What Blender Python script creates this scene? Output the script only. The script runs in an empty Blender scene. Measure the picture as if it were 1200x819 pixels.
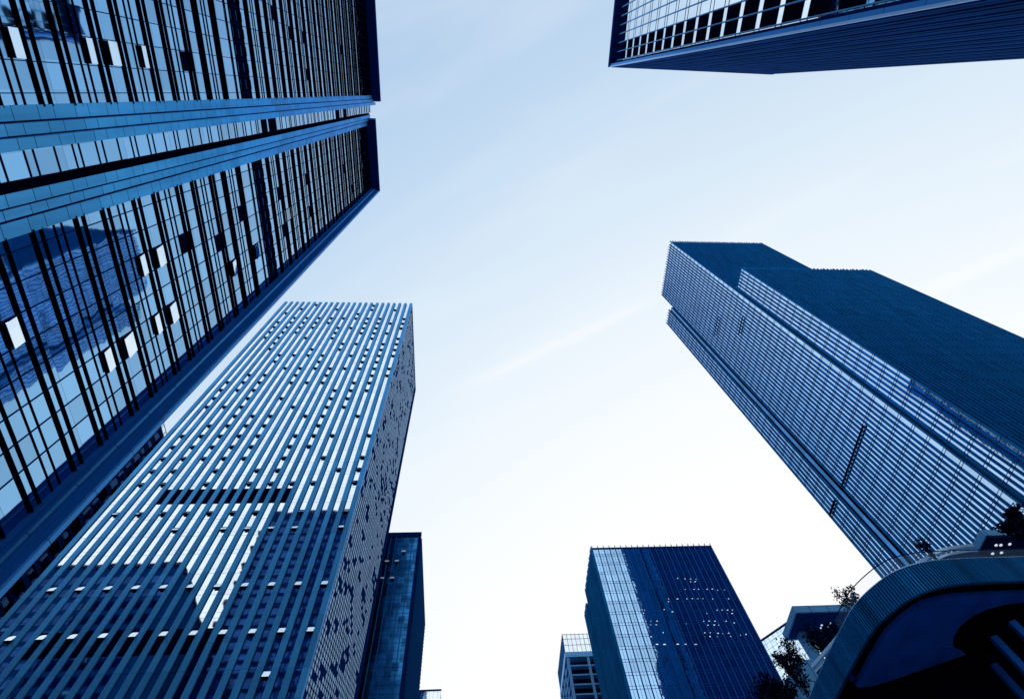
import bpy, math, random
from mathutils import Vector, Matrix
random.seed(7)
S = bpy.context.scene
COL = S.collection
BASE = {}

# ------------------------------------------------------------------ mesh helpers
class MB:
    def __init__(s): s.v = []; s.f = []
    def box(s, x0, x1, y0, y1, z0, z1):
        n = len(s.v)
        s.v += [(x0,y0,z0),(x1,y0,z0),(x1,y1,z0),(x0,y1,z0),(x0,y0,z1),(x1,y0,z1),(x1,y1,z1),(x0,y1,z1)]
        s.f += [(n,n+3,n+2,n+1),(n+4,n+5,n+6,n+7),(n,n+1,n+5,n+4),(n+1,n+2,n+6,n+5),(n+2,n+3,n+7,n+6),(n+3,n,n+4,n+7)]
        return s
    def prism(s, pts, z0, z1):                      # pts counter-clockwise in plan
        n = len(s.v); k = len(pts)
        s.v += [(x,y,z0) for x,y in pts] + [(x,y,z1) for x,y in pts]
        s.f += [tuple(n+i for i in reversed(range(k))), tuple(n+k+i for i in range(k))]
        s.f += [(n+i, n+(i+1)%k, n+k+(i+1)%k, n+k+i) for i in range(k)]
        return s
    def hexa(s, c):                                 # 8 corners: bottom loop, top loop
        n = len(s.v); s.v += [tuple(p) for p in c]
        s.f += [(n,n+3,n+2,n+1),(n+4,n+5,n+6,n+7),(n,n+1,n+5,n+4),(n+1,n+2,n+6,n+5),(n+2,n+3,n+7,n+6),(n+3,n,n+4,n+7)]
        return s
    def bar(s, a, b, w, h, z0, z1=None):            # upright slab along plan segment a-b, thickness w
        a = Vector((a[0],a[1])); b = Vector((b[0],b[1])); d = (b-a).normalized(); p = Vector((-d.y,d.x))*w/2
        q = [a-p, b-p, b+p, a+p]
        return s.prism([(v.x,v.y) for v in q], z0, z1)
    def tube(s, pts, rad, seg=8):
        n0 = len(s.v); k = len(pts)
        for i,p in enumerate(pts):
            p = Vector(p); t = (Vector(pts[min(i+1,k-1)])-Vector(pts[max(i-1,0)])).normalized()
            u = t.cross(Vector((0,0,1)))
            if u.length < 1e-3: u = Vector((1,0,0))
            u.normalize(); w = t.cross(u); r = rad[i] if isinstance(rad,(list,tuple)) else rad
            for j in range(seg):
                a = 2*math.pi*j/seg; s.v.append(tuple(p+u*(r*math.cos(a))+w*(r*math.sin(a))))
        for i in range(k-1):
            for j in range(seg):
                a = n0+i*seg+j; b = n0+i*seg+(j+1)%seg
                s.f.append((a,b,b+seg,a+seg))
        s.f.append(tuple(n0+j for j in reversed(range(seg)))); s.f.append(tuple(n0+(k-1)*seg+j for j in range(seg)))
        return s
    def quad(s, a, b, c, d):
        n = len(s.v); s.v += [tuple(a),tuple(b),tuple(c),tuple(d)]; s.f.append((n,n+1,n+2,n+3)); return s

def root_of(o):
    while o.parent: o = o.parent
    return o
def part(name, mb, mat, parent=None, smooth=False):
    off = BASE.get(root_of(parent).name, (0,0,0)) if parent else (0,0,0)
    me = bpy.data.meshes.new(name)
    me.from_pydata([(x-off[0],y-off[1],z-off[2]) for x,y,z in mb.v], [], mb.f)
    me.materials.append(mat)
    if smooth: me.polygons.foreach_set('use_smooth', [True]*len(me.polygons))
    me.update()
    o = bpy.data.objects.new(name, me); COL.objects.link(o)
    if parent: o.parent = parent
    return o
def thing(name, label, cat, loc, group=None):
    o = bpy.data.objects.new(name, None); COL.objects.link(o); o.location = loc
    o['label'] = label; o['category'] = cat
    if group: o['group'] = group
    BASE[o.name] = loc
    return o

# ------------------------------------------------------------------ materials
def base_mat(name):
    m = bpy.data.materials.new(name); m.use_nodes = True
    return m, m.node_tree, m.node_tree.nodes['Principled BSDF']
def N(nt, t, **k):
    n = nt.nodes.new(t)
    for a,b in k.items(): setattr(n,a,b)
    return n
def cellnoise(nt, cell, offs=(0,0,0)):
    g = N(nt,'ShaderNodeNewGeometry')
    a = N(nt,'ShaderNodeVectorMath',operation='SUBTRACT'); a.inputs[1].default_value = offs
    d = N(nt,'ShaderNodeVectorMath',operation='DIVIDE'); d.inputs[1].default_value = cell
    f = N(nt,'ShaderNodeVectorMath',operation='FLOOR')
    w = N(nt,'ShaderNodeTexWhiteNoise',noise_dimensions='3D')
    nt.links.new(g.outputs['Position'],a.inputs[0]); nt.links.new(a.outputs[0],d.inputs[0])
    nt.links.new(d.outputs[0],f.inputs[0]); nt.links.new(f.outputs[0],w.inputs['Vector'])
    return w
def joints(nt, sock, lines, dark):
    """thin dark joints across a panel surface; lines = (axis, period, offset, width)"""
    g = N(nt,'ShaderNodeNewGeometry'); sx = N(nt,'ShaderNodeSeparateXYZ'); nt.links.new(g.outputs['Position'],sx.inputs[0])
    for ax,per,off,wd in lines:
        a = N(nt,'ShaderNodeMath',operation='SUBTRACT'); nt.links.new(sx.outputs[ax],a.inputs[0]); a.inputs[1].default_value = off-per*500
        b = N(nt,'ShaderNodeMath',operation='MODULO'); nt.links.new(a.outputs[0],b.inputs[0]); b.inputs[1].default_value = per
        c = N(nt,'ShaderNodeMath',operation='LESS_THAN'); nt.links.new(b.outputs[0],c.inputs[0]); c.inputs[1].default_value = wd
        m = N(nt,'ShaderNodeMix',data_type='RGBA'); nt.links.new(c.outputs[0],m.inputs[0]); nt.links.new(sock,m.inputs[6]); m.inputs[7].default_value = (*dark,1)
        sock = m.outputs[2]
    return sock
def metal(name, col, metallic=0.2, rough=0.4, var=0.12, cell=None, offs=(0,0,0), spec=0.5, streak=True, tinted=True, lines=(), dark=(.005,.02,.07)):
    m, nt, p = base_mat(name)
    p.inputs['Metallic'].default_value = metallic; p.inputs['Roughness'].default_value = rough
    p.inputs['Specular IOR Level'].default_value = spec if spec < .1 else spec*.10
    p.inputs['Specular Tint'].default_value = (.12,.42,1,1) if tinted else (.8,.9,1,1)
    g = N(nt,'ShaderNodeNewGeometry')
    mp = N(nt,'ShaderNodeVectorMath',operation='MULTIPLY'); mp.inputs[1].default_value = (1.3,1.3,.12) if streak else (.9,.9,.9)
    nz = N(nt,'ShaderNodeTexNoise'); nz.inputs['Scale'].default_value = 1.0; nz.inputs['Detail'].default_value = 5
    nt.links.new(g.outputs['Position'],mp.inputs[0]); nt.links.new(mp.outputs[0],nz.inputs['Vector'])
    r = N(nt,'ShaderNodeMapRange'); r.inputs[1].default_value=.3; r.inputs[2].default_value=.7
    r.inputs[3].default_value = 1-var; r.inputs[4].default_value = 1+var
    nt.links.new(nz.outputs[0],r.inputs[0])
    v = N(nt,'ShaderNodeVectorMath',operation='SCALE'); v.inputs[0].default_value = col
    src = r.outputs[0]
    if cell:
        w = cellnoise(nt,cell,offs)
        r2 = N(nt,'ShaderNodeMapRange'); r2.inputs[3].default_value=.84; r2.inputs[4].default_value=1.12
        nt.links.new(w.outputs['Value'],r2.inputs[0])
        mm = N(nt,'ShaderNodeMath',operation='MULTIPLY'); nt.links.new(src,mm.inputs[0]); nt.links.new(r2.outputs[0],mm.inputs[1]); src = mm.outputs[0]
    nt.links.new(src, v.inputs['Scale']); nt.links.new(joints(nt,v.outputs[0],lines,dark), p.inputs['Base Color'])
    return m
def glass(name, col, rough=0.03, bump=0.006, bscale=0.9, cell=(2,2,4), offs=(0,0,0), var=0.12, tilt=0.004, metallic=1.0, lines=(), dark=(.01,.05,.15)):
    """reflective coated curtain-wall glazing, every pane a slightly different tone and tilt"""
    m, nt, p = base_mat(name)
    p.inputs['Metallic'].default_value = metallic; p.inputs['Roughness'].default_value = rough
    w = cellnoise(nt, cell, offs)
    r = N(nt,'ShaderNodeMapRange'); r.inputs[3].default_value=1-var; r.inputs[4].default_value=1+var*.4
    nt.links.new(w.outputs['Value'],r.inputs[0])
    v = N(nt,'ShaderNodeVectorMath',operation='SCALE'); v.inputs[0].default_value = col
    nt.links.new(r.outputs[0],v.inputs['Scale']); nt.links.new(joints(nt,v.outputs[0],lines,dark),p.inputs['Base Color'])
    g = N(nt,'ShaderNodeNewGeometry')
    nz = N(nt,'ShaderNodeTexNoise'); nz.inputs['Scale'].default_value = bscale; nz.inputs['Detail'].default_value = 1.5
    nt.links.new(g.outputs['Position'],nz.inputs['Vector'])
    b = N(nt,'ShaderNodeBump'); b.inputs['Strength'].default_value = 1; b.inputs['Distance'].default_value = bump
    nt.links.new(nz.outputs[0],b.inputs['Height'])
    # pane tilt
    s1 = N(nt,'ShaderNodeVectorMath',operation='SUBTRACT'); s1.inputs[1].default_value=(.5,.5,.5)
    s2 = N(nt,'ShaderNodeVectorMath',operation='SCALE'); s2.inputs['Scale'].default_value = tilt
    ad = N(nt,'ShaderNodeVectorMath',operation='ADD'); nm = N(nt,'ShaderNodeVectorMath',operation='NORMALIZE')
    nt.links.new(w.outputs['Color'],s1.inputs[0]); nt.links.new(s1.outputs[0],s2.inputs[0])
    nt.links.new(b.outputs[0],ad.inputs[0]); nt.links.new(s2.outputs[0],ad.inputs[1]); nt.links.new(ad.outputs[0],nm.inputs[0])
    nt.links.new(nm.outputs[0],p.inputs['Normal'])
    return m
def emit(name, col, s):
    m, nt, p = base_mat(name)
    p.inputs['Emission Color'].default_value = (*col,1); p.inputs['Emission Strength'].default_value = s
    p.inputs['Base Color'].default_value = (*col,1)
    return m

M = {}
M['a_glass']  = glass('a_glass', (.19,.43,.71), cell=(9,1.667,3.417), offs=(0,9.14-16.67,43-34.17), bump=.0075, bscale=.55, var=.20, tilt=.008)
M['a_clad']   = metal('a_clad', (.075,.355,.69), .55, .33, .12, cell=(9,9,2.28), lines=((2,3.417,0,.05),(2,3.417,1.35,.05)))
M['a_pier']   = metal('a_pier', (.006,.085,.34), .0, .45, .08, spec=0)
M['a_ridge']  = metal('a_ridge', (.05,.27,.66), .3, .4, .06, lines=((2,4.3,0,.06),))
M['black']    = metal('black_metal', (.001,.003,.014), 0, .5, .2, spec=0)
M['louvre']   = metal('dark_louvre', (.001,.003,.022), 0, .6, .3, spec=0)
M['navy']     = metal('navy_metal', (.002,.018,.11), 0, .5, .15, spec=0)
M['bar']      = metal('mullion_metal', (.003,.02,.10), .0, .5, .15, spec=0)
M['pale_bar'] = metal('pale_mullion_metal', (.10,.34,.62), .3, .4, .1)
M['pane']     = glass('open_pane', (.80,.90,1.0), cell=(1,1,1), bump=.002, var=.05)
M['blind']    = metal('pale_blind', (.62,.78,.92), 0, .7, .15)
M['c_glass']  = glass('c_glass', (.78,.90,1.0), cell=(2.225,9,2.278), offs=(-72.5,0,92.4-22.78), bump=.004, bscale=.5, var=.10, tilt=.004, lines=((2,4.556,92.4,.09),(2,4.556,93.45,.06)), dark=(.16,.34,.60))
M['c_slat']   = metal('c_slat', (.05,.31,.67), .25, .36, .09, cell=(2.225,9,4.556), offs=(-73.1,0,92.4), lines=((2,4.556,92.4,.05),), dark=(.02,.14,.36))
M['screen']   = metal('screen_pale', (.55,.78,1.0), .0, .5, .15, cell=(9,1.0,1.1), spec=0)
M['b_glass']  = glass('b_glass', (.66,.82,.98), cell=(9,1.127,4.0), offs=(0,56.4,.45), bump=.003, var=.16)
M['b_fin']    = metal('b_fin', (.008,.125,.34), .3, .45, .16, cell=(1.127,1.127,4.0), spec=0, lines=((2,4.0,0,.16),), dark=(.003,.045,.17))
M['crown']    = metal('crown_soffit', (.003,.028,.17), 0, .5, .2, spec=0)
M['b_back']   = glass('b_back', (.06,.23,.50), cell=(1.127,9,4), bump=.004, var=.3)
M['e_glass']  = glass('e_glass', (.36,.62,.92), cell=(2.08,9,4.0), offs=(43.9,0,1), bump=.006, var=.22, tilt=.006)
M['e_fin']    = metal('e_fin', (.007,.095,.29), .25, .45, .08, spec=0)
M['d_glass']  = glass('d_glass', (.88,.95,1.0), cell=(9,1.75,5), bump=.004, var=.06)
M['d_fin']    = metal('d_fin', (.005,.05,.20), .3, .45, .5, cell=(1.0,9,4.5), spec=0)
M['k_edge']   = metal('pale_edge', (.40,.62,.88), .4, .35, .05)
M['white']    = metal('white_metal', (.70,.80,.90), .1, .4, .06)
M['f_glass']  = glass('f_glass', (.018,.14,.38), rough=.16, cell=(1.6,9,2.1), bump=.01, var=.4, tilt=.03)
M['f_rib']    = metal('f_rib', (.006,.12,.32), .2, .45, .10, spec=0)
M['i_glass']  = glass('i_glass', (.85,.94,1.0), cell=(1.4,9,3.6), bump=.004, var=.1)
M['i_conc']   = metal('i_conc', (.10,.30,.58), .1, .6, .1)
M['dark_glass'] = glass('dark_glass', (.015,.06,.20), cell=(3,3,3.5), bump=.006, var=.4)
M['j_glass']  = glass('j_glass', (.72,.88,1.0), cell=(2.6,2.6,3.0), bump=.006, var=.2, tilt=.01)
M['g_wall']   = metal('g_wall', (.004,.07,.26), .0, .5, .15, spec=0)
M['k_rib']    = metal('k_rib', (.008,.15,.41), .15, .42, .30, cell=(.12,.12,9))
M['k_soffit'] = metal('k_soffit', (.02,.19,.80), .0, .55, .22, streak=False, spec=0, lines=((0,2.4,.3,.02),(1,2.4,.3,.02)), dark=(.008,.09,.42))
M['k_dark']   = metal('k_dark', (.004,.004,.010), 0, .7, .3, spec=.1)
M['k_pale']   = metal('k_pale', (.14,.42,.76), .1, .4, .08, lines=((2,2.6,0,.04),(0,1.4,0,.04)))
M['strip']    = metal('strip', (.008,.09,.38), .1, .4, .1)
M['leaf']     = metal('leaf', (.003,.009,.035), 0, .7, .4, spec=0, streak=False)
M['leaf2']    = metal('leaf_light', (.010,.03,.09), 0, .6, .4, spec=0, streak=False)
M['bark']     = metal('bark', (.003,.008,.025), 0, .8, .3, spec=0)
M['ground']   = metal('paving', (.10,.14,.20), 0, .7, .2, cell=(1.2,1.2,9), streak=False)
M['lamp']     = emit('lamp', (.80,.90,1.0), .8)
# clear balustrade glass
m, nt, p = base_mat('clear_glass'); p.inputs['Base Color'].default_value=(.45,.72,.92,1); p.inputs['Roughness'].default_value=.05
p.inputs['Alpha'].default_value=.045; p.inputs['Specular IOR Level'].default_value=.2; M['clear']=m

G = -1.6   # ground level; the camera (eye height) is the origin

# ------------------------------------------------------------------ ground
g = MB(); R_ = 3000; n = 64
g.v = [(R_*math.cos(2*math.pi*i/n), R_*math.sin(2*math.pi*i/n), G) for i in range(n)]; g.f = [tuple(range(n))]
o = part('ground', g, M['ground']); o['kind'] = 'structure'

# ------------------------------------------------------------------ tower A : big one on the left
XG = -25.8
A = thing('office_tower', 'huge dark banded tower filling the left edge, split by a recessed strip', 'tower', (-45,-10,G))
PER = 6.833; Z0 = 43.0 - 7*PER
def a_wing(name, y0, y1, top, mull, opens, darks, tipl, tipr):
    w = part(name, MB().box(-65, XG-.35, y0, y1, G, top), M['navy'], A)
    # glazing, one ribbon per storey
    zs = []
    k = 0
    while Z0 + k*PER/2 < top-.3:
        a = max(G, Z0 + k*PER/2); b = min(top-.02, Z0 + (k+1)*PER/2)
        if b > a+.2: zs.append((a,b))
        k += 1
    for a,b in zs:
        mech = (a > 67 and b < 75.2)
        part('louvre_band' if mech else 'window_band', MB().box(XG-.33, XG, y0+.004, y1-.004, a+.01, b-.01), M['louvre'] if mech else M['a_glass'], w)
    # horizontal sun blades, a mesh for each storey pair
    k = -1
    while True:
        zb = Z0 + k*PER; k += 1
        if zb > top: break
        mb = MB()
        for off,dep,h in ((0,.065,.06),(.70,.065,.06),(2.05,.165,.09),(2.85,.13,.08),(4.95,.165,.09),(5.70,.12,.07)):
            z = zb+off
            if 67.5 < z < 74.5 and dep>.15: continue
            if G+1 < z < top-.6: mb.box(XG+.004, XG+dep, y0-tipl, y1+tipr, z, z+h)
        if mb.v: part('sun_blade', mb, M['black'], w)
    mb = MB()
    for y in mull: mb.box(XG+.002, XG+.045, y-.028, y+.028, G, top-.1)
    part('mullion', mb, M['bar'], w)
    mb = MB()
    for y in mull[:-1]:
        for z in (69.0,70.6,72.2,73.8): mb.box(XG+.002, XG+.03, y+.35, y+1.3, z, z+.035)
    part('louvre_trim', mb, M['pale_bar'], w)
    # open top hung windows
    for y,z in opens:
        yi = max([q for q in mull if q <= y+.3] or [mull[0]]); k = math.floor((z-Z0)/PER)
        zb = Z0+k*PER; rel = z-zb
        lo, hi = ((.80,1.98) if rel < 2.3 else (3.10,4.88) if rel < 5.2 else (5.9,6.8))
        a, b = zb+lo, zb+hi; h = b-a; ya, yb = yi+.05, yi+1.6
        t = math.radians(9); e = h*math.sin(t); zz = b-h*math.cos(t)
        part('window_opening', MB().box(XG-.001, XG+.02, ya, yb, a, b), M['louvre'], w)
        part('open_window', MB().hexa([(XG+e+.02,ya,zz),(XG+e+.06,ya,zz),(XG+e+.06,yb,zz),(XG+e+.02,yb,zz),
              (XG+.022,ya,b),(XG+.06,ya,b),(XG+.06,yb,b),(XG+.022,yb,b)]), M['pane'], w)
    for y,z in darks:
        yi = max([q for q in mull if q <= y+.3] or [mull[0]]); k = math.floor((z-Z0)/(PER/2)); a = Z0+k*PER/2
        part('dark_window', MB().box(XG+.001, XG+.012, yi+.05, yi+1.62, a+.75, a+2.65), M['louvre'], w)
    return w
low_m = [9.14+1.667*i for i in range(-0,9)]
up_m = [1.0-1.7*i for i in range(0,27)][::-1]
wl = a_wing('south_wing', 8.38, 23.42, 150.0, low_m,
    [(13.5,31.1),(18.6,38.2),(18.5,40.6),(18.5,44.7),(18.4,47.6),(13.4,44.6),(13.4,47.5),(18.4,60.4),(18.7,67.6)],
    [(13.3,51.1),(14.3,58.3),(13.4,65.0),(18.5,79.6),(12.9,79.0),(18.1,101.1),(18.7,92.8),(21.8,108.8),(13,93),(15,120),(20,125)], .10, .0)
wl.name = 'wing'
part('blind', MB().box(XG+.001, XG+.012, 15.85, 17.4, 79.2, 84.6), M['blind'], wl)
wu = a_wing('wing', -46, 1.62, 159.5, up_m,
    [(-1.7,37.7),(-1.7,44.5),(-1.7,47.2),(-1.7,51.2),(-11,62),(-14.6,70)],
    [(-1.6,57.5),(-6.6,92.6),(-1.3,98.9),(-6.7,99.3),(-6.8,128.0),(-1.9,138.5),(-10,110),(-12,75),(-8,84)], .0, .12)
# recessed strip between the wings
XR = -26.2
rc = part('recess', MB().box(-65, XR-.3, 1.63, 8.37, G, 158), M['navy'], A)
k = 0
while Z0 + k*PER/2 < 159:
    a = max(G, Z0+k*PER/2); b = Z0+(k+1)*PER/2; k += 1
    if b < G+.3: continue
    part('window_band', MB().box(XR-.29, XR, 1.64, 5.68, a+.01, min(b,160)-.01), M['a_glass'], rc)
mb = MB()
for k in range(-7,17):
    for off in (0,.75,2.6,4.35,5.0):
        z = Z0+PER*7+k*PER+off
        if G < z < 159: mb.box(XR+.004, XR+.05, 1.64, 5.66, z, z+.07)
part('transom', mb, M['bar'], rc)
for a,b in ((76.5,78.6),(79.2,82.2),(118.5,121.5),(125.5,128.5)):
    part('louvre_panel', MB().box(XR+.001, XR+.03, 1.7, 5.66, a, b), M['louvre'], rc)
part('return_wall', MB().prism([(XR,5.68),(-24.905,5.84),(-24.905,5.895),(XR,5.895)], G, 150), M['black'], rc)
# stepped metal panel piers beside the recess
def pier(nm, boxes, z1, mats):
    for (x, ya, yb), mt in zip(boxes, mats):
        pr = part(nm, MB().box(-27.4 if x<-25.5 else -26.6, x, ya, yb, G, z1), mt, A)
pier('corner_pier', [(-25.68,1.62,2.42),(-25.3,2.52,3.14),(-24.9,3.22,3.86)], 159.3, [M['a_clad']]*3)
pier('corner_pier', [(-24.9,5.90,6.58),(-25.3,6.78,7.31),(-25.68,7.55,8.385)], 149.8, [M['a_clad']]*3)
part('shadow_gap', MB().box(-27,-25.75,2.40,2.54,G,159).box(-27,-25.4,3.12,3.24,G,159).box(-27,-25.4,6.56,6.80,G,149.6).box(-27,-25.75,7.30,7.56,G,149.6), M['navy'], A)
# deep frame on the far corner
fr = part('corner_frame', MB().prism([(-27,23.425),(-25.35,23.425),(-25.35,23.62),(-24.95,23.62),(-24.95,23.78),(-24.45,23.78),(-24.45,23.9),(-24.08,23.9),(-24.08,24.40),(-27,24.40)], G, 149.9), M['a_pier'], A)
part('round_rib', MB().tube([(-24.93,23.66,G),(-24.93,23.66,149.8)], .13, 10), M['a_ridge'], fr, True)
part('edge_strip', MB().box(-24.075,-23.86,24.02,24.36,G,149.95), M['a_ridge'], fr)
# overhanging crowns
part('roof_crown', MB().box(-65,-23.83,6.72,24.3,150.0,151.4), M['crown'], A)
part('roof_crown', MB().box(-65,-23.75,-46.2,3.02,159.5,161.2), M['crown'], A)
part('crown_edge', MB().box(-25.6,-23.84,2.85,3.06,158.9,159.495), M['a_clad'], A)
part('crown_edge', MB().box(-25.6,-23.9,6.76,7.0,149.4,149.995), M['a_clad'], A)
mb = MB()
for z in (0,): pass
# far end wall with storey bands and balconies
ew = part('end_wall', MB().box(-65,-27.1,23.44,24.2,G,149.9), M['navy'], A)
for i in range(43):
    z = 1.2+i*3.417
    part('window_band', MB().box(-64.4,-27.6,24.2,24.26,z,z+2.0), M['dark_glass'], ew)
for i in range(42):
    z = .9+i*3.417
    part('balcony', MB().box(-67.2 if i%2 else -66.4,-64.4,22.4,25.0,z,z+.9), M['navy'], ew)

# ------------------------------------------------------------------ tower C : vertical slats, centre left
CY = 77.4; CX0, CX1 = -72.5, -23.05; CH = 210.0; FL = 4.556; ZC = 92.4 - 20*FL
C = thing('slat_tower', 'tower of vertical blue slats and white window strips, mirrored towers in its lower half', 'tower', (-48,96,G))
part('core', MB().box(CX0+.1, CX1-.5, CY+.5, 115.8, G, CH-1), M['navy'], C)
MOD = (CX1-CX0-1.0)/22; nsl = 23
zs = [max(G,ZC+i*FL) for i in range(-1,48) if ZC+i*FL < CH-1]
darks = set()
for i in range(22):
    xa = CX0+1.0+i*MOD; xb = CX0+(i+1)*MOD          # window between slats
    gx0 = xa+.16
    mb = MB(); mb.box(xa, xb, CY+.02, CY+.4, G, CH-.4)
    w = part('slat_shade_backing', mb, M['black'], C)  # black backing; its bare strip paints the shade on the slat's side
    gl = MB()
    gl.box(gx0, xb-.003, CY-.10, CY+.015, G, CH-.4)
    part('window_strip', gl, M['c_glass'], w)
    if 4 <= i <= 15:
        part('louvre_panel', MB().box(gx0-.2, xb-.002, CY-.16, CY-.13, 92.4, 96.95), M['louvre'], w)
    if 3 <= i <= 15:
        part('louvre_panel', MB().box(gx0-.2, xb-.002, CY-.16, CY-.13, 58.9, 63.2), M['louvre'], w)
for i in range(23):
    xa = CX0+i*MOD
    part('slat', MB().box(xa, xa+.97, CY-.34, CY+.45, G, CH+.7), M['c_slat'], C)
# tilting vents
def vent(i, z):
    xa = CX0+1.0+i*MOD+.17; xb = CX0+(i+1)*MOD-.006; h = 1.1; t = math.radians(21); e = h*math.sin(t); zb = z+h
    y = CY-.13; zz = zb-h*math.cos(t)
    part('vent_opening', MB().box(xa, xb, y-.004, y+.02, z-.02, zb), M['louvre'], C)
    part('vent_pane', MB().hexa([(xa,y-e-.05,zz),(xb,y-e-.05,zz),(xb,y-e,zz),(xa,y-e,zz),(xa,y-.06,zb),(xb,y-.06,zb),(xb,y-.01,zb),(xa,y-.01,zb)]), M['pane'], C)
vents = []
rv = random.Random(11)
for i in range(1,22,2):
    run = rv.random() < .6
    for j in range(8,46):
        z = ZC+j*FL+1.2
        if 90 < z < 97 or z < 50: continue
        if j in (13,15): vents.append((0 if z<75 else 1, i, z)); continue
        if z < 80: 
            continue
        if rv.random() < .22: run = not run
        p = .92 if run else .35
        if z > 196: p = .3
        if rv.random() < p: vents.append((2 if z<160 else 3, i, z))
vents.append((0,19,54.5)); vents.append((0,17,46)); vents.append((0,1,55))
vents.sort(key=lambda a:(a[0],a[2]))
for k,(q,i,z) in enumerate(vents[:98]): vent(i,z)
rest = MB(); resto = MB()
for k,(q,i,z) in enumerate(vents[98:]):
    xa = CX0+1.0+i*MOD+.17; xb = CX0+(i+1)*MOD-.006; h = 1.1; t = math.radians(21); e = h*math.sin(t); zb = z+h
    y = CY-.13; zz = zb-h*math.cos(t)
    resto.box(xa, xb, y-.004, y+.02, z-.02, zb)
    rest.hexa([(xa,y-e-.05,zz),(xb,y-e-.05,zz),(xb,y-e,zz),(xa,y-e,zz),(xa,y-.06,zb),(xb,y-.06,zb),(xb,y-.01,zb),(xa,y-.01,zb)])
if rest.v:
    o = part('vent_pane', rest, M['pane'], C); o['kind'] = 'stuff'
    o = part('vent_opening', resto, M['louvre'], C); o['kind'] = 'stuff'
# patterned side wall facing +X
sw = part('side_wall', MB().box(CX1-.5, CX1-.12, CY+.5, 116, G, CH-.5), M['navy'], C)
mb = MB(); rs = random.Random(5)
ny = 23; dy = (113.2-CY-1.0)/ny
blobs = [(rs.uniform(CY,114), rs.uniform(0,CH)) for _ in range(400)]
grid = {}
for (by,bz) in blobs: grid.setdefault((int(by//4),int(bz//4)),[]).append((by,bz))
for a in range(ny):
    y0 = CY+.9+a*dy; z0 = -(.57 if a%2 else 0)
    while z0 < CH-3:
        hgt = .84; zc_ = z0+hgt/2
        near = z0 < 0
        gy, gz = int(y0//4), int(zc_//4)
        for u in (-1,0,1):
            for v in (-1,0,1):
                for (by,bz) in grid.get((gy+u,gz+v),()):
                    if abs(y0+.3-by)/1.7+abs(zc_-bz)/.95 < 1: near = True
        if not near: mb.box(CX1-.119, CX1-.04, y0, y0+dy*.46, z0, z0+hgt)
        z0 += 1.139
part('screen_panels', mb, M['screen'], sw)
part('corner_band', MB().box(CX1-.5, CX1+.02, 113.6, 116.1, G, CH), M['navy'], C)
part('roof_band', MB().box(CX1-.5, CX1+.015, CY+.5, 113.6, CH-2.6, CH), M['navy'], C)

# ------------------------------------------------------------------ finned volumes (towers B and E)
def finned(par, nm, x0, x1, y0, y1, z1, nL, nF, dep, gm, fm, backm, fl=4.0, w=.13, fz=.0, top=1.0, firstL=0.0, lastF=0.0):
    """box volume glazed on the faces towards the street (-X and -Y) with upright fins standing proud of both"""
    v = part(nm, MB().box(x0+.05, x1, y0+.05, y1, G, z1-.6), M['navy'], par)
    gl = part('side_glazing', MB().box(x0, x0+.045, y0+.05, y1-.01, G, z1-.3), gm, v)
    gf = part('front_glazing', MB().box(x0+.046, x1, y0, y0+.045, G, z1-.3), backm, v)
    z = fz
    while z < z1-1:
        part('floor_trim', MB().box(x0-.05, x0-.003, y0+.05, y1-.01, z, z+.07).box(x0-.05, x0-.003, y0+.05, y1-.01, z+.62, z+.69), M['b_fin'], gl); z += fl
    dy = (y1-y0-firstL)/nL
    for i in range(nL+1):
        y = y0+firstL+i*dy
        part('side_fin', MB().box(x0-dep*.66, x0-.004, y-w/2, y+w/2, G, z1+top*(.3+.7*((i*37)%3)/3)), fm, v)
    dx = (x1-x0)/nF
    for i in range(nF+1):
        x = x0+i*dx
        part('front_fin', MB().box(x-w/2, x+w/2, y0-dep*.72, y0-.004, G, z1+top*(.3+.7*((i*53)%3)/3)), fm, v)
    return v

Bt = thing('finned_tower', 'tall tower of striped fins rising at the right, with a lower block in front', 'tower', (110,68,G))
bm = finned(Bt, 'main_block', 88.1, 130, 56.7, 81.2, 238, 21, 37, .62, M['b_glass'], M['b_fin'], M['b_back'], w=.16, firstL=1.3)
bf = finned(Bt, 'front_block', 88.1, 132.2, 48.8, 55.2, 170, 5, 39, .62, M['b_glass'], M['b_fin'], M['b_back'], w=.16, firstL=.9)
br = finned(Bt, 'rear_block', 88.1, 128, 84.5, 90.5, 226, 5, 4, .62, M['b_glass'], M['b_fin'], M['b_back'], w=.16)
part('recess', MB().box(89.2, 128, 81.2, 82.7, G, 224), M['black'], Bt)
part('recess', MB().box(88.4, 128, 82.7, 84.45, G, 225), M['b_back'], Bt)
part('recess', MB().box(89.6, 131, 55.2, 56.7, G, 169), M['black'], Bt)
for ya,yb,za,zb in ((64,81.1,99.7,100.3),(68.9,76,178,178.6),(62.3,68.7,161.4,162.1),(85.6,90.3,100.2,100.9)):
    part('louvre_slot', MB().box(88.1-.44, 88.1-.415, ya, yb, za, zb), M['black'], Bt)

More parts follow.
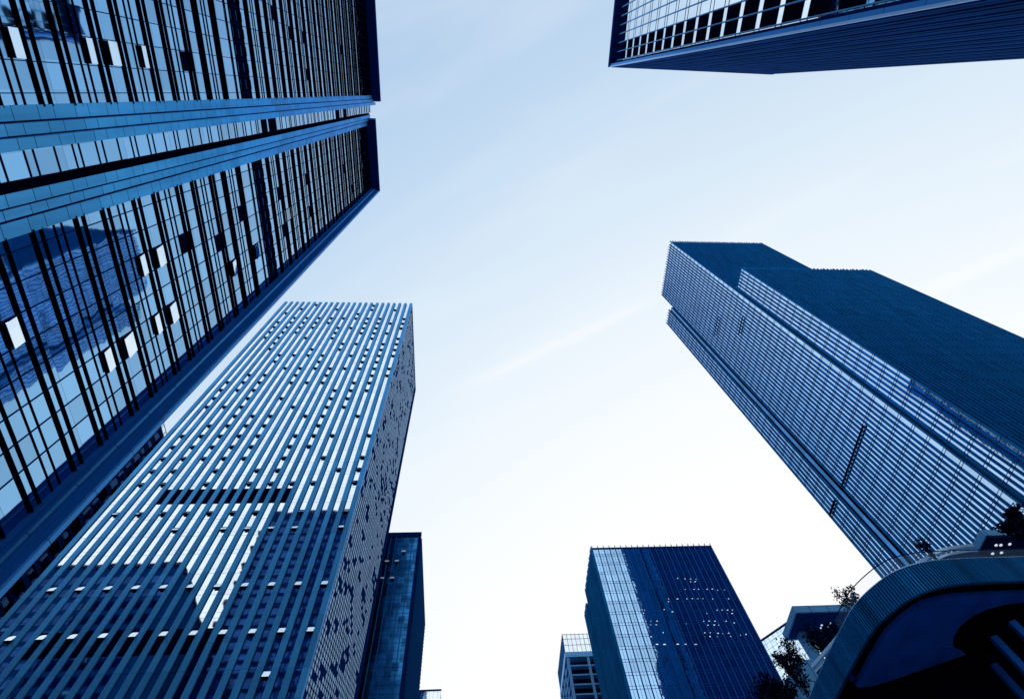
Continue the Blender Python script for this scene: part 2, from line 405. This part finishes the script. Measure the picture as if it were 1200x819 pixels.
# ------------------------------------------------------------------ tower E : bottom centre right
E_ = thing('glass_tower', 'square glass tower with a pale mirrored strip and small lit windows, bottom centre', 'tower', (66,158,G))
ex0, ex1, ey, eh = 43.9, 87.5, 146.0, 148.0
ev = part('main_block', MB().box(ex0+.05, ex1, ey+.05, 167, G, eh-.8), M['navy'], E_)
NE = 21; dxe = (ex1-ex0)/NE
for j in range(37):
    z = 148-4.0*(j+1)
    b = part('window_band', MB().box(ex0, ex1, ey, ey+.045, max(G,z+.005), z+3.995), M['e_glass'], ev)
    part('spandrel_trim', MB().box(ex0, ex1, ey-.035, ey-.002, z, z+.10).box(ex0, ex1, ey-.035, ey-.002, z+.9, z+.98), M['e_fin'], b)
for i in range(NE+1):
    x = ex0+i*dxe
    part('front_fin', MB().box(x-.09, x+.09, ey-.32, ey-.003, G, eh+.75), M['e_fin'], ev)
mb = MB()
for i in range(NE): mb.box(ex0+(i+.5)*dxe-.04, ex0+(i+.5)*dxe+.04, ey-.07, ey-.003, G, eh-.6)
part('mullion', mb, M['e_fin'], ev)
for i in range(20):
    y = ey+i*(167-ey)/19
    part('side_fin', MB().box(ex0-.62, ex0-.004, y-.08, y+.08, G, eh+.3+.7*((i*37)%3)/3), M['b_fin'], ev)
part('roof_band', MB().box(ex0, ex1, ey-.04, ey-.004, eh-.9, eh), M['navy'], ev)
er = part('rear_block', MB().box(ex0+.05, 86, 170, 176, G, 144.5), M['navy'], E_)
for i in range(7): part('side_fin', MB().box(ex0-.62, ex0+.05, 170+i-.08, 170+i+.08, G, 145+.5*((i*37)%3)/3), M['b_fin'], er)
part('recess', MB().box(ex0+1.6, 86, 167, 170, G, 144), M['black'], E_)
LIT = [(70.3,133.5),(72.8,133.2),(74.6,133.0),(76.5,132.9),(74.2,131.9),(75.8,131.9),(71.3,128.9),(73.0,128.9),(74.2,128.8),(75.8,128.8),(78.7,128.7),(80.4,128.7),(82.1,128.2),(84.4,128.1),(54.4,125.8),(64.5,125.3),(64.1,124.2),(67.4,125.2),(70.5,125.1),(72.3,125.1),(74.1,125.0),(75.8,125.0),(79.0,124.8),(84.3,124.7),(55.4,121.3),(61.7,121.3),(64.1,120.4),(58.5,120.2),(54.8,120.2),(75.0,119.4),(78.7,120.5),(80.3,120.5),(82.1,120.4),(83.7,120.4),(81.4,119.1),(83.0,119.1),(48.8,117.5),(50.4,117.4),(52.8,117.3),(54.6,117.3),(56.3,117.2),(58.2,117.2),(54.1,116.1),(55.8,116.0),(57.5,115.9),(48.4,116.4),(50.0,116.2),(66.9,116.0),(72.8,116.6),(74.5,116.6),(76.3,116.5),(79.9,116.4),(73.6,115.2),(75.6,115.2),(77.0,115.1),(49.0,133.3),(48.2,121.6),(50.0,121.5),(49.0,113.4),(50.3,113.4),(48.6,112.2),(58.8,113.1),(54.7,111.9),(71.6,112.6),(73.2,112.6),(75.6,112.3),(77.0,112.1),(71.0,111.4),(72.7,111.3),(75.0,111.2),(79.1,111.1),(78.9,112.2),(82.3,111.4),(84.1,111.6),(82.2,115.7),(55.7,109.3),(58.0,109.2),(61.9,109.1),(64.4,109.0),(67.3,108.9)]
for i,(x,z) in enumerate(LIT):
    wd = (.13,.17,.22)[i%3] if z > 109.5 else .42
    part('lit_lamp', MB().box(x-wd, x+wd, ey-.012, ey-.004, z-.13, z+.13), M['lamp'], ev)

# ------------------------------------------------------------------ tower D : top right
D = thing('panel_tower', 'dark tower at the top right with white glazing and two columns of black panels', 'tower', (50,-25,G))
dv = part('core', MB().box(32.8, 69.6, -58, -7.0, G, 139.4), M['navy'], D)
gd = 32.6
Y0 = -7.55
for j in range(28):
    z = j*5.0+.6
    part('window_band', MB().box(gd, gd+.19, -58, Y0, z+.01, min(z+4.99,139.5)), M['d_glass'], dv)
mb = MB()
for j in range(28):
    z = j*5.0+.6
    for q in (0,1.25): mb.box(gd-.03, gd-.002, -58, Y0, z+q, z+q+.12)
part('transom', mb, M['bar'], dv)
mb = MB(); y = -7.8
for i in range(28): mb.box(gd-.16, gd-.032, y-.06, y+.06, G, 139.4); y -= 1.72
part('mullion', mb, M['pale_bar'], dv)
for (ya,yb) in ((-9.42,-7.90),(-11.14,-9.62),(-21.5,-19.9),(-31.8,-30.2)):
    for j in range(2,27 if ya > -12 else 0):
        z = j*5.0+1.98
        part('louvre_panel', MB().box(gd-.06, gd-.035, ya, yb, z, z+3.55), M['black'], dv)
part('corner_pier', MB().box(32.0, 32.58, -7.5, -7.1, G, 139.6), M['navy'], D)
part('corner_pier', MB().box(31.35, 32.56, -7.06, -6.62, G, 139.8), M['a_ridge'], D)
part('corner_edge', MB().box(31.15, 31.5, -6.61, -6.42, G, 140.6), M['k_edge'], D)
part('roof_crown', MB().box(31.1, 70, -58.3, -6.45, 139.6, 141.0), M['crown'], D)
mb = MB()
for j in range(14): mb.box(31.3, 32.6, -8.4-j*1.72, -8.28-j*1.72, 139.35, 139.59)
part('crown_rib', mb, M['a_pier'], D)
part('end_wall', MB().box(32.0, 69.7, -6.99, -6.62, G, 139.3), M['black'], D)
for i in range(38):
    x = 32.3+i*1.0
    part('cladding_rib', MB().box(x, x+.55, -6.61, -6.46-(.05 if i%3==1 else 0), G, 139.2+.9*((i*37)%5)/5), M['d_fin'], D)

# ------------------------------------------------------------------ tower F : behind slat tower
F = thing('ribbed_tower', 'slim dark blue tower with five white open panes, behind the slat tower', 'tower', (-28,140,G))
fv = part('core', MB().box(-50, -14.3, 121.1, 158.6, G, 129.4), M['navy'], F)
for j in range(31):
    z = 129.4-4.2*(j+1)
    part('window_band', MB().box(-50, -15.0, 121.0, 121.09, max(G,z+.01), z+4.19), M['f_glass'], fv)
mb = MB(); mv = MB()
for j in range(62):
    z = 129-2.1*(j+1)
    if z>G: mb.box(-50, -15.0, 120.96, 120.998, z, z+.06)
part('transom', mb, M['bar'], fv)
for i in range(22):
    x = -15.0-1.6*i
    part('front_fin', MB().box(x-.09, x+.09, 120.75, 120.997, G, 128.4), M['f_rib'], fv)
part('corner_frame', MB().box(-15.0,-14.2,120.6,121.4,G,130), M['navy'], F)
part('roof_band', MB().box(-50,-14.2,120.7,121.2,128.5,130.2), M['navy'], F)
for x,z in ((-18.7,122.0),(-20.2,118.4),(-23.0,118.4),(-20.8,112.4),(-23.5,112.4)):
    part('open_pane', MB().hexa([(x-.55,120.3,z),(x+.55,120.3,z),(x+.55,120.36,z),(x-.55,120.36,z),(x-.55,120.7,z+.9),(x+.55,120.7,z+.9),(x+.55,120.76,z+.9),(x-.55,120.76,z+.9)]), M['white'], F)
for j in range(98):
    z = 1+j*1.31
    part('side_rib', MB().hexa([(-14.29,121.5,z),(-14.29,121.5,z+.25),(-14.29,158.5,z+.25),(-14.29,158.5,z),(-14.0,121.5,z+.02),(-14.0,121.5,z+.30),(-14.0,158.5,z+.30),(-14.0,158.5,z+.02)]), M['f_rib'], F)

# ------------------------------------------------------------------ tower H : tiny, beyond F
H_ = thing('low_block', 'small pale block with a dark roof line, lowest and farthest at bottom centre', 'building', (-14,206,G))
hv = part('core', MB().box(-30,-9.9,200.1,214,G,134), M['navy'], H_)
for j in range(33): part('window_band', MB().box(-30,-9.9,200,200.09,134-4*(j+1)+.3,134-4*j), M['i_glass'], hv)
mb = MB()
for i in range(14): mb.box(-30+i*1.45,-29.93+i*1.45,199.95,199.998,G,133.8)
part('mullion', mb, M['pale_bar'], hv)
part('roof_edge', MB().box(-30.1,-9.7,199.8,200.2,134,134.5), M['bar'], H_)

# ------------------------------------------------------------------ tower I : open concrete frame with glass crown
I_ = thing('frame_tower', 'narrow tower with open dark floors and a white glass crown, left of the glass tower', 'tower', (48,205,G))
iv = part('core', MB().box(38.6,62,194.6,216,G,139), M['louvre'], I_)
for j in range(37):
    z = 139.9-3.62*(j+1)
    part('floor_slab', MB().box(36.9,62,192.5,216.3,z,z+.55), M['i_conc'], I_)
for x in (37.3, 45.0, 52.7):
    part('column', MB().box(x-.1,x+.75,192.3,193.1,G,140), M['i_conc'], I_)
for y in (198.5,204.4,210.3,215.6):
    part('column', MB().box(36.75,37.4,y-.5,y+.2,G,140), M['i_conc'], I_)
part('ring_beam', MB().box(36.7,62,192.2,216.5,139.9,142.0), M['k_pale'], I_)
cw = part('crown_glass', MB().box(36.9,62,192.5,192.6,142.0,149.8), M['i_glass'], I_)
part('crown_glass', MB().box(36.9,37.0,192.6,216,142.0,149.8), M['a_clad'], I_)
mb = MB()
for i in range(14): mb.box(36.9+i*1.65,37.02+i*1.65,192.42,192.498,142,150.2)
for z in (145.0,147.6,149.6): mb.box(36.9,62,192.44,192.49,z,z+.12)
part('mullion', mb, M['bar'], cw)
mb = MB()
for i in range(22): mb.box(36.8,36.898,192.6+i*1.08,192.75+i*1.08,142,150.1)
part('mullion', mb, M['bar'], cw)

# ------------------------------------------------------------------ tower J : rotated pale glass block
J = thing('pale_block', 'pale gridded glass block behind the roof terrace trees at lower right', 'building', (175,260,G))
d = Vector((85.3-80.1, 127.9-134.0)).normalized(); nrm = Vector((-d.y, d.x))   # nrm points away from the street
if nrm.y < 0: nrm = -nrm
s = 2.0
P0 = Vector((80.1,134.0))*s - d*23; L_ = 49; hz = 100*s
def jq(u0,u1,v0,v1): return [tuple(P0+d*u0+nrm*v0), tuple(P0+d*u1+nrm*v0), tuple(P0+d*u1+nrm*v1), tuple(P0+d*u0+nrm*v1)]
jb = part('core', MB().prism(jq(0,L_,.12,30), G, hz-.3), M['navy'], J)
for j in range(34): part('window_band', MB().prism(jq(0,L_,0,.11), max(G,hz-6*(j+1)+.02), hz-6*j-.02), M['j_glass'], jb)
mb = MB()
for i in range(18): mb.prism(jq(i*2.8-.09,i*2.8+.09,-.09,-.004), G, hz)
for j in range(66): mb.prism(jq(0,L_,-.05,-.005), hz-3.0*(j+1), hz-3.0*(j+1)+.18)
part('mullion', mb, M['pale_bar'], jb)
part('roof_edge', MB().prism(jq(-.3,L_,-.5,.6), hz-.1, hz+.6), M['bar'], J)

# ------------------------------------------------------------------ tower G : between A and C
Gt = thing('panelled_building', 'dark building with patterned windows, wedged between the banded tower and slat tower', 'building', (-100,100,G))
gv = part('core', MB().box(-125,-87.4,86,112,G,138.5), M['g_wall'], Gt)
rg = random.Random(3)
for j in range(40):
    z = 138.2-3.45*(j+1)
    part('window_band', MB().box(-87.39,-87.34,86.4,111.6,z+.9,z+3.0), M['dark_glass'], gv)
bays = []
for j in range(40):
    z = 138.2-3.45*(j+1)
    for i in range(9):
        y = 87.0+i*2.6
        if rg.random() < .62: bays.append((z, (-87.33,-86.9,y,y+rg.choice((.5,1.1,1.5)),z+.7,z+rg.choice((1.9,2.6,3.1))), 'k_pale'))
        else: bays.append((z, (-87.33,-87.0,y,y+1.8,z+.3,z+2.4), 'black'))
bays = [b for b in bays if b[0] > 18 and b[1][2] < 99][:150]
for _, b, mk in bays[:98]: part('bay_panel', MB().box(*b), M[mk], gv)
mb = MB()
for _, b, mk in bays[98:]: mb.box(*b)
if mb.v: part('bay_panel', mb, M['k_pale'], gv)['kind'] = 'stuff'
part('edge_pier', MB().box(-88,-86.7,85.6,86.5,G,139.6), M['a_ridge'], Gt)
part('roof_parapet', MB().box(-125,-86.9,85.8,112,138.5,139.4), M['g_wall'], Gt)
mb = MB()
for i in range(10): mb.box(-87.2,-87.08,87+i*2.4,87.1+i*2.4,139.4,141.2)
mb.box(-87.2,-87.08,86,110,141.1,141.25)
part('roof_rail', mb, M['bar'], Gt)

# ------------------------------------------------------------------ block behind A, seen mirrored in C
Q = thing('hidden_block', 'dark block behind the banded tower, mirrored as a flat roofed shape in the slat tower', 'building', (-100,25,G))
qv = part('core', MB().box(-128,-72.6,4,42.6,G,110), M['g_wall'], Q)
for j in range(29): part('window_band', MB().box(-127.5,-73,42.6,42.66,110-3.7*(j+1)-1.5,110-3.7*(j+1)+.6), M['dark_glass'], qv)
rg = random.Random(9)
for j in range(4,27,2):
    for i in range(3):
        x = -126+rg.random()*50
        part('balcony', MB().box(x,x+2.4,42.6,43.6,110-3.7*(j+1),110-3.7*(j+1)+.7), M['k_pale'], qv)
part('roof_parapet', MB().box(-128.3,-72.2,3.8,42.9,110,111.2), M['navy'], Q)

# ------------------------------------------------------------------ podium with curved ribbed fascia
K = thing('shopping_podium', 'low building with curved ribbed fascia and dark underside in the lower right corner', 'building', (30,30,G))
ctl = [(60,15.75),(40,15.82),(28,15.86),(20.8,15.87),(19.1,15.9),(17.85,16.02),(16.8,16.45),(16.1,17.3),(15.62,18.4),(15.45,19.8),(15.35,21.2),(15.3,23.0),(15.25,30),(15.2,60)]
def catmull(P, n=8):
    out = []
    for i in range(len(P)-1):
        p0 = Vector(P[max(i-1,0)]); p1 = Vector(P[i]); p2 = Vector(P[i+1]); p3 = Vector(P[min(i+2,len(P)-1)])
        for j in range(n):
            t = j/n
            out.append(.5*((2*p1)+(-p0+p2)*t+(2*p0-5*p1+4*p2-p3)*t*t+(-p0+3*p1-3*p2+p3)*t**3))
    out.append(Vector(P[-1])); return out
def resample(P, step):
    out = [P[0]]; acc = 0
    for a,b in zip(P[:-1],P[1:]):
        L = (b-a).length; t = step-acc
        while t <= L: out.append(a+(b-a)*(t/L)); t += step
        acc = (acc+L)%step
    return out
def inward(P, dist):
    out = []
    for i,p in enumerate(P):
        t = (P[min(i+1,len(P)-1)]-P[max(i-1,0)]).normalized()
        nn = Vector((t.y,-t.x))          # curve runs +X end -> +Y end, inside lies to the ... checked below
        if nn.dot(Vector((30,30))-p) < 0: nn = -nn
        out.append(p+nn*dist)
    return out
curve = resample(catmull(ctl), .115)
def ribbon(P, Q, z0, z1):                 # closed slab between two parallel plan curves
    mb = MB()
    for i in range(len(P)-1):
        a,b,c,e = P[i],P[i+1],Q[i+1],Q[i]
        mb.hexa([(a.x,a.y,z0),(b.x,b.y,z0),(c.x,c.y,z0),(e.x,e.y,z0),(a.x,a.y,z1),(b.x,b.y,z1),(c.x,c.y,z1),(e.x,e.y,z1)])
    return mb
smooth = resample(catmull(ctl), .3)
fb = part('fascia', ribbon(inward(smooth,.10), inward(smooth,.15), 14.0, 15.12), M['b_fin'], K)
mb = MB(); inn = inward(curve,.095)
for i in range(0,len(curve)-1):
    a = curve[i]; c = inn[i]; t = (curve[i+1]-curve[i]).normalized()*.028
    mb.hexa([(a.x-t.x,a.y-t.y,14.0),(a.x+t.x,a.y+t.y,14.0),(c.x+t.x,c.y+t.y,14.0),(c.x-t.x,c.y-t.y,14.0),
             (a.x-t.x,a.y-t.y,15.16),(a.x+t.x,a.y+t.y,15.16),(c.x+t.x,c.y+t.y,15.16),(c.x-t.x,c.y-t.y,15.16)])
part('rib', mb, M['k_rib'], fb)['kind'] = 'stuff'
part('coping', ribbon(inward(smooth,.03), inward(smooth,.30), 15.165, 15.20), M['k_edge'], K)
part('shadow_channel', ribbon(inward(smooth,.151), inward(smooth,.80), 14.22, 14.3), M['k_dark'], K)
# balustrade
bal = [p for p in resample(catmull(ctl), .3) if p.y < 20.4]
bi, bo = inward(bal,.42), inward(bal,.44)
bl = part('glass_balustrade', ribbon(bi, bo, 15.0, 15.95), M['clear'], K)
part('handrail', MB().tube([(p.x,p.y,15.98) for p in inward(bal,.43)], .02, 6), M['bar'], bl, True)
# roof deck
deck = inward(resample(catmull(ctl), .6), .31)
part('roof_deck', MB().prism([(p.x,p.y) for p in reversed(deck)]+[(60,60)] if False else [(p.x,p.y) for p in deck][::-1] + [(60,60)][:0] + [(59.9,60)], 14.35, 15.0), M['k_dark'], K)
# soffit plate: edge follows the fascia, inner edge has the curved void
inner = inward([p for p in resample(catmull(ctl), .3) if p.x < 32 and p.y < 21.7], .72)
void = [(16.25,21.75),(16.7,21.7),(17.4,21.4),(20.15,19.95),(19.75,19.75),(19.35,19.35),(19.2,18.85),(19.22,18.3),(19.5,17.75),(20.0,17.35),(20.7,17.12),(21.5,17.02),(32,16.95)]
poly = [(p.x,p.y) for p in inner] + void
part('soffit', MB().prism(poly[::-1], 14.0, 14.2), M['k_soffit'], K)
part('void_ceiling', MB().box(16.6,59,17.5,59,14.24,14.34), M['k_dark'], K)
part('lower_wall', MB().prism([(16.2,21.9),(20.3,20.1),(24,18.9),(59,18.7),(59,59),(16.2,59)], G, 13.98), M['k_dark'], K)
for (x,y,zt) in ((19.9,18.1,13.4),(20.6,19.7,13.4),(20.3,17.3,13.4)):
    part('column', MB().prism([(x,y),(x+.20,y-.1),(x+.27,y+.14),(x+.08,y+.22)], G, zt), M['strip'], K)
part('round_lamp', MB().tube([(15.55,20.95,13.75),(15.55,20.95,14.18)], .13, 12), M['navy'], K)
# upper terrace ribbon
tp = catmull([(16.5,24.5),(17.6,21.4),(18.9,18.7),(19.75,17.7),(20.3,17.2),(21.0,17.0),(21.75,16.92)], 6)
part('terrace_rail', ribbon(tp, inward(tp,.12), 16.78, 16.94), M['k_edge'], K)
part('terrace_rail', ribbon(inward(tp,.10), inward(tp,.2), 16.60, 16.72), M['k_edge'], K)
part('terrace_edge', ribbon(inward(tp,.13), inward(tp,.5), 16.1, 16.59), M['navy'], K)
part('planter_wall', MB().box(22.0,44,17.2,17.6,15.0,16.45), M['k_pale'], K)
part('terrace_wall', MB().box(22.9,45,35.5,52,15.0,25.0), M['k_pale'], K)
def canopy(label, x0, x1, y0, y1, z, th, cols, lights, inset=.45):
    c = thing('roof_canopy', label, 'canopy', ((x0+x1)/2,(y0+y1)/2,15.0), 'flat canopies on the roof terrace')
    part('roof_slab', MB().box(x0+.15,x1,y0+.15,y1,z-th*.35,z), M['k_pale'], c)
    fa = part('edge_fascia', MB().box(x0,x0+.14,y0,y1,z-th,z+.02).box(x0+.141,x1,y0,y0+.14,z-th,z+.02).box(x0+.141,x1,y1-.14,y1,z-th,z+.018), M['k_pale'], c)
    part('shadow_gap', MB().box(x0+.142,x1-.01,y0+.142,y1-.142,z-th*.75,z-th*.36), M['navy'], c)
    sf = part('soffit', MB().box(x0+inset*.6,x1-.02,y0+inset*.6,y1-inset*.5,z-th*.95,z-th*.76), M['k_soffit'] if False else M['g_wall'], c)
    for lx,ly in lights:
        part('downlight', MB().tube([(lx,ly,z-th*.95-.03),(lx,ly,z-th*.95-.003)], .075, 10), M['lamp'], sf)
    for (x,y) in cols:
        b = MB().hexa([(x-.14,y-.18,15.0),(x+.14,y-.18,15.0),(x+.14,y+.18,15.0),(x-.14,y+.18,15.0),(x-.30,y-.34,z-th),(x+.30,y-.34,z-th),(x+.30,y+.34,z-th),(x-.30,y+.34,z-th)])
        part('column', b, M['k_pale'], c)
    return c
canopy('pale edged flat canopy on a slanting column beside the pale gridded block', 24.0, 34, 33.75, 36.75, 28.0, .55, [(25.05,36.1)], [(26.4,35.2),(26.4,35.5),(27.0,35.0),(27.0,35.35)])
canopy('flat canopy with five downlights above the ribbed fascia at the right edge', 25.1, 40, 18.6, 20.9, 19.5, .36, [(31,20.2)], [(25.9,19.25),(26.15,19.25),(26.6,19.2),(25.95,19.8),(26.4,19.75)])

# ------------------------------------------------------------------ trees
LM = .62
def tree(label, x, y, zb, zc, r, rz, nleaf, seed, lean=(0,0), sparse=False):
    rt = random.Random(seed)
    t = thing('terrace_tree', label, 'tree', (x,y,zb), 'trees on the roof terrace')
    top = Vector((x+lean[0], y+lean[1], zc))
    b = Vector((x,y,zb))
    part('trunk', MB().tube([b, b.lerp(top,.35)+Vector((.05,.03,0)), b.lerp(top,.7), top], [.07,.055,.04,.02], 7), M['bark'], t, True)
    tips = []
    mb = MB()
    nb = 9 if not sparse else 7
    for i in range(nb):
        s0 = b.lerp(top, rt.uniform(.45,.95)); a = rt.uniform(0,6.28)
        e = Vector((math.cos(a)*r*rt.uniform(.4,1), math.sin(a)*r*rt.uniform(.4,1), rz*rt.uniform(-.5,.9)))+Vector((top.x,top.y,zc))
        mid = s0.lerp(e,.5)+Vector((0,0,-.08))
        mb.tube([s0,mid,e],[.028,.018,.008],5); tips += [e, mid, e.lerp(mid,.5)]
        for q in range(3):
            e2 = e+Vector((rt.uniform(-1,1),rt.uniform(-1,1),rt.uniform(-.6,1)))*r*.38
            mb.tube([mid,e2],[.012,.005],4); tips.append(e2)
    part('limb', mb, M['bark'], t)
    lm, l2 = MB(), MB()
    for i in range(int(nleaf*1.7)):
        c = rt.choice(tips); sp = r*(.17 if sparse else .24)
        p = c+Vector((rt.gauss(0,sp),rt.gauss(0,sp),rt.gauss(0,sp*.7)))
        u = Vector((rt.uniform(-1,1),rt.uniform(-1,1),rt.uniform(-1,1))).normalized()
        w = u.orthogonal().normalized(); w.rotate(Matrix.Rotation(rt.uniform(0,6.28),3,u))
        sz = rt.uniform(.06,.13)*(LM if sparse else 1); 
        (l2 if rt.random()<.2 and not sparse else lm).quad(p-u*sz, p+w*sz*.5, p+u*sz, p-w*sz*.5)
    cr = part('crown', lm, M['leaf'], t)
    if l2.v: part('leaf_tips', l2, M['leaf2'], cr)['kind'] = 'stuff'
tree('bushy dark tree standing before the pale gridded block, just left of the slanting column', 19.0, 29.8, 15, 21.0, .72, .55, 900, 1)
tree('lowest dark tree at the corner of the glass tower, cut off by the bottom edge', 17.4, 30.6, 15, 19.3, .95, .8, 1500, 2)
tree('dark tree under the flat canopy with downlights beside its slanting column', 19.75, 26.9, 15, 20.1, .72, .75, 1000, 3)
tree('small spiky tree against the white sky at the curved end of the ribbed fascia', 17.0, 20.0, 15, 17.0, .46, .42, 420, 4, sparse=True)
tree('round dark tree above the right hand canopy at the right edge', 25.3, 17.25, 15, 18.55, .50, .36, 1000, 5)
tree('thin sapling in front of the striped tower beside the terrace rail', 19.9, 17.3, 15, 17.3, .30, .28, 110, 6, sparse=True)
tree('dark tree at the right edge beside the downlit canopy', 27.3, 18.0, 15, 18.7, .5, .5, 700, 8)

# ------------------------------------------------------------------ camera
cam = bpy.data.cameras.new('camera'); co = bpy.data.objects.new('camera', cam); COL.objects.link(co); S.camera = co
Rm = [(0.99714266,-0.0375958,-0.0655216),(0.00669919,0.90795069,-0.41902348),(0.0752439,0.41738724,0.90560822)]
r, dn, fw = [Vector(v) for v in Rm]
mt = Matrix((( r.x,-dn.x,-fw.x,0),(r.y,-dn.y,-fw.y,0),(r.z,-dn.z,-fw.z,0),(0,0,0,1)))
co.matrix_world = mt
cam.sensor_width = 36; cam.lens = 649.94/1200*36; cam.clip_start = .1; cam.clip_end = 8000

# ------------------------------------------------------------------ sky and sun
SUN_EL, SUN_AZ = 46, -108        # azimuth from +Y towards +X
W = bpy.data.worlds.new('World'); S.world = W; W.use_nodes = True
nt = W.node_tree; nt.nodes.clear()
out = N(nt,'ShaderNodeOutputWorld'); bg = N(nt,'ShaderNodeBackground'); bg.inputs['Strength'].default_value = 0.10
sky = N(nt,'ShaderNodeTexSky'); sky.sky_type = 'NISHITA'; sky.sun_disc = False
sky.sun_elevation = math.radians(SUN_EL); sky.sun_rotation = math.radians(SUN_AZ)
sky.air_density = 1.0; sky.dust_density = 1.0; sky.ozone_density = 2.0; sky.altitude = 0
def lk(a,b): nt.links.new(a,b)
tc = N(nt,'ShaderNodeTexCoord'); sp = N(nt,'ShaderNodeSeparateXYZ'); lk(tc.outputs['Generated'],sp.inputs[0])
def mth(op,a,b=None,c=None,clamp=False):
    q = N(nt,'ShaderNodeMath',operation=op); q.use_clamp = clamp
    for i,v in enumerate((a,b,c)):
        if v is None: continue
        if isinstance(v,(int,float)): q.inputs[i].default_value = v
        else: lk(v,q.inputs[i])
    return q.outputs[0]
X_,Y_,Z_ = sp.outputs
# thin high overcast: bluest a little behind the zenith, whiter towards the hazy sides
sv = mth('ADD', mth('MULTIPLY',X_,.6), Y_)
rp = N(nt,'ShaderNodeValToRGB'); cr = rp.color_ramp; cr.interpolation = 'B_SPLINE'
stops = [(-1.0,(1,1,1)),(-.62,(.92,.97,1)),(-.42,(.74,.86,.97)),(-.2,(.36,.53,.76)),(0,(.48,.65,.84)),(.25,(.63,.77,.90)),(.46,(.77,.87,.945)),(.70,(.94,.97,.995)),(.86,(1,1,1)),(1.2,(1,1,1))]
while len(cr.elements) < len(stops): cr.elements.new(.5)
for e,(p,c) in zip(cr.elements,stops): e.position = (p+1)/2.2; e.color = (*c,1)
lk(mth('DIVIDE',mth('ADD',sv,1),2.2), rp.inputs[0])
# cirrus streaks, laid out on the flat cloud layer above the town
zc = mth('MAXIMUM',Z_,.08); u = mth('DIVIDE',X_,zc); v = mth('DIVIDE',Y_,zc)
uu = mth('SUBTRACT', mth('MULTIPLY',u,.884), mth('MULTIPLY',v,.468)); vv = mth('ADD', mth('MULTIPLY',u,.468), mth('MULTIPLY',v,.884))
cb = N(nt,'ShaderNodeCombineXYZ'); lk(mth('MULTIPLY',uu,1.1),cb.inputs[0]); lk(mth('MULTIPLY',vv,6.5),cb.inputs[1])
nz = N(nt,'ShaderNodeTexNoise'); nz.inputs['Scale'].default_value = 1.0; nz.inputs['Detail'].default_value = 6; nz.inputs['Roughness'].default_value=.5; nz.inputs['Distortion'].default_value=.4
lk(cb.outputs[0],nz.inputs['Vector'])
cl = N(nt,'ShaderNodeMapRange'); cl.interpolation_type='SMOOTHSTEP'; cl.inputs[1].default_value=.42; cl.inputs[2].default_value=.75; cl.inputs[4].default_value=.22; lk(nz.outputs[0],cl.inputs[0])
def streak(v0, w, u0, u1, k):
    dv = mth('DIVIDE', mth('SUBTRACT', vv, mth('ADD', v0, mth('MULTIPLY', mth('SUBTRACT',nz.outputs[0],.5), .05))), w)
    g_ = mth('POWER', 2.718, mth('MULTIPLY', mth('MULTIPLY',dv,dv), -1))
    mid, hw = (u0+u1)/2, (u1-u0)/2
    du = mth('DIVIDE', mth('SUBTRACT',uu,mid), hw); h_ = mth('POWER', 2.718, mth('MULTIPLY', mth('POWER',mth('ABSOLUTE',du),4), -1))
    return mth('MULTIPLY', mth('MULTIPLY',g_,h_), k)
cloud = mth('ADD', cl.outputs[0], mth('ADD', streak(.476,.014,-.26,.16,.36), streak(.715,.022,.60,.95,.36)), clamp=True)
mx = N(nt,'ShaderNodeMix',data_type='RGBA'); lk(cloud,mx.inputs[0]); lk(rp.outputs[0],mx.inputs[6]); mx.inputs[7].default_value=(1.0,1.0,1.0,1)
sc_ = N(nt,'ShaderNodeVectorMath',operation='SCALE'); sc_.inputs['Scale'].default_value = 11.2; lk(mx.outputs[2],sc_.inputs[0])
m2 = N(nt,'ShaderNodeMix',data_type='RGBA'); m2.inputs[0].default_value=.10; lk(sc_.outputs[0],m2.inputs[6]); lk(sky.outputs[0],m2.inputs[7])
lk(m2.outputs[2],bg.inputs['Color']); lk(bg.outputs[0],out.inputs[0])
sl = bpy.data.lights.new('sun','SUN'); sl.energy = .6; sl.angle = math.radians(12); sl.color = (1,.98,.95)
so = bpy.data.objects.new('sun', sl); COL.objects.link(so)
e_, a_ = math.radians(SUN_EL), math.radians(SUN_AZ)
dirv = Vector((math.sin(a_)*math.cos(e_), math.cos(a_)*math.cos(e_), math.sin(e_)))
so.rotation_euler = dirv.to_track_quat('Z','Y').to_euler(); so.location = (0,0,50)

vs = S.view_settings
S.display_settings.display_device = 'sRGB'
vs.view_transform = 'Standard'; vs.look = 'None'; vs.exposure = 0.0; vs.gamma = 1.0; vs.use_curve_mapping = False
S.cycles.max_bounces = 6; S.cycles.glossy_bounces = 4; S.cycles.diffuse_bounces = 3; S.cycles.transparent_max_bounces = 6
S.cycles.use_denoising = True
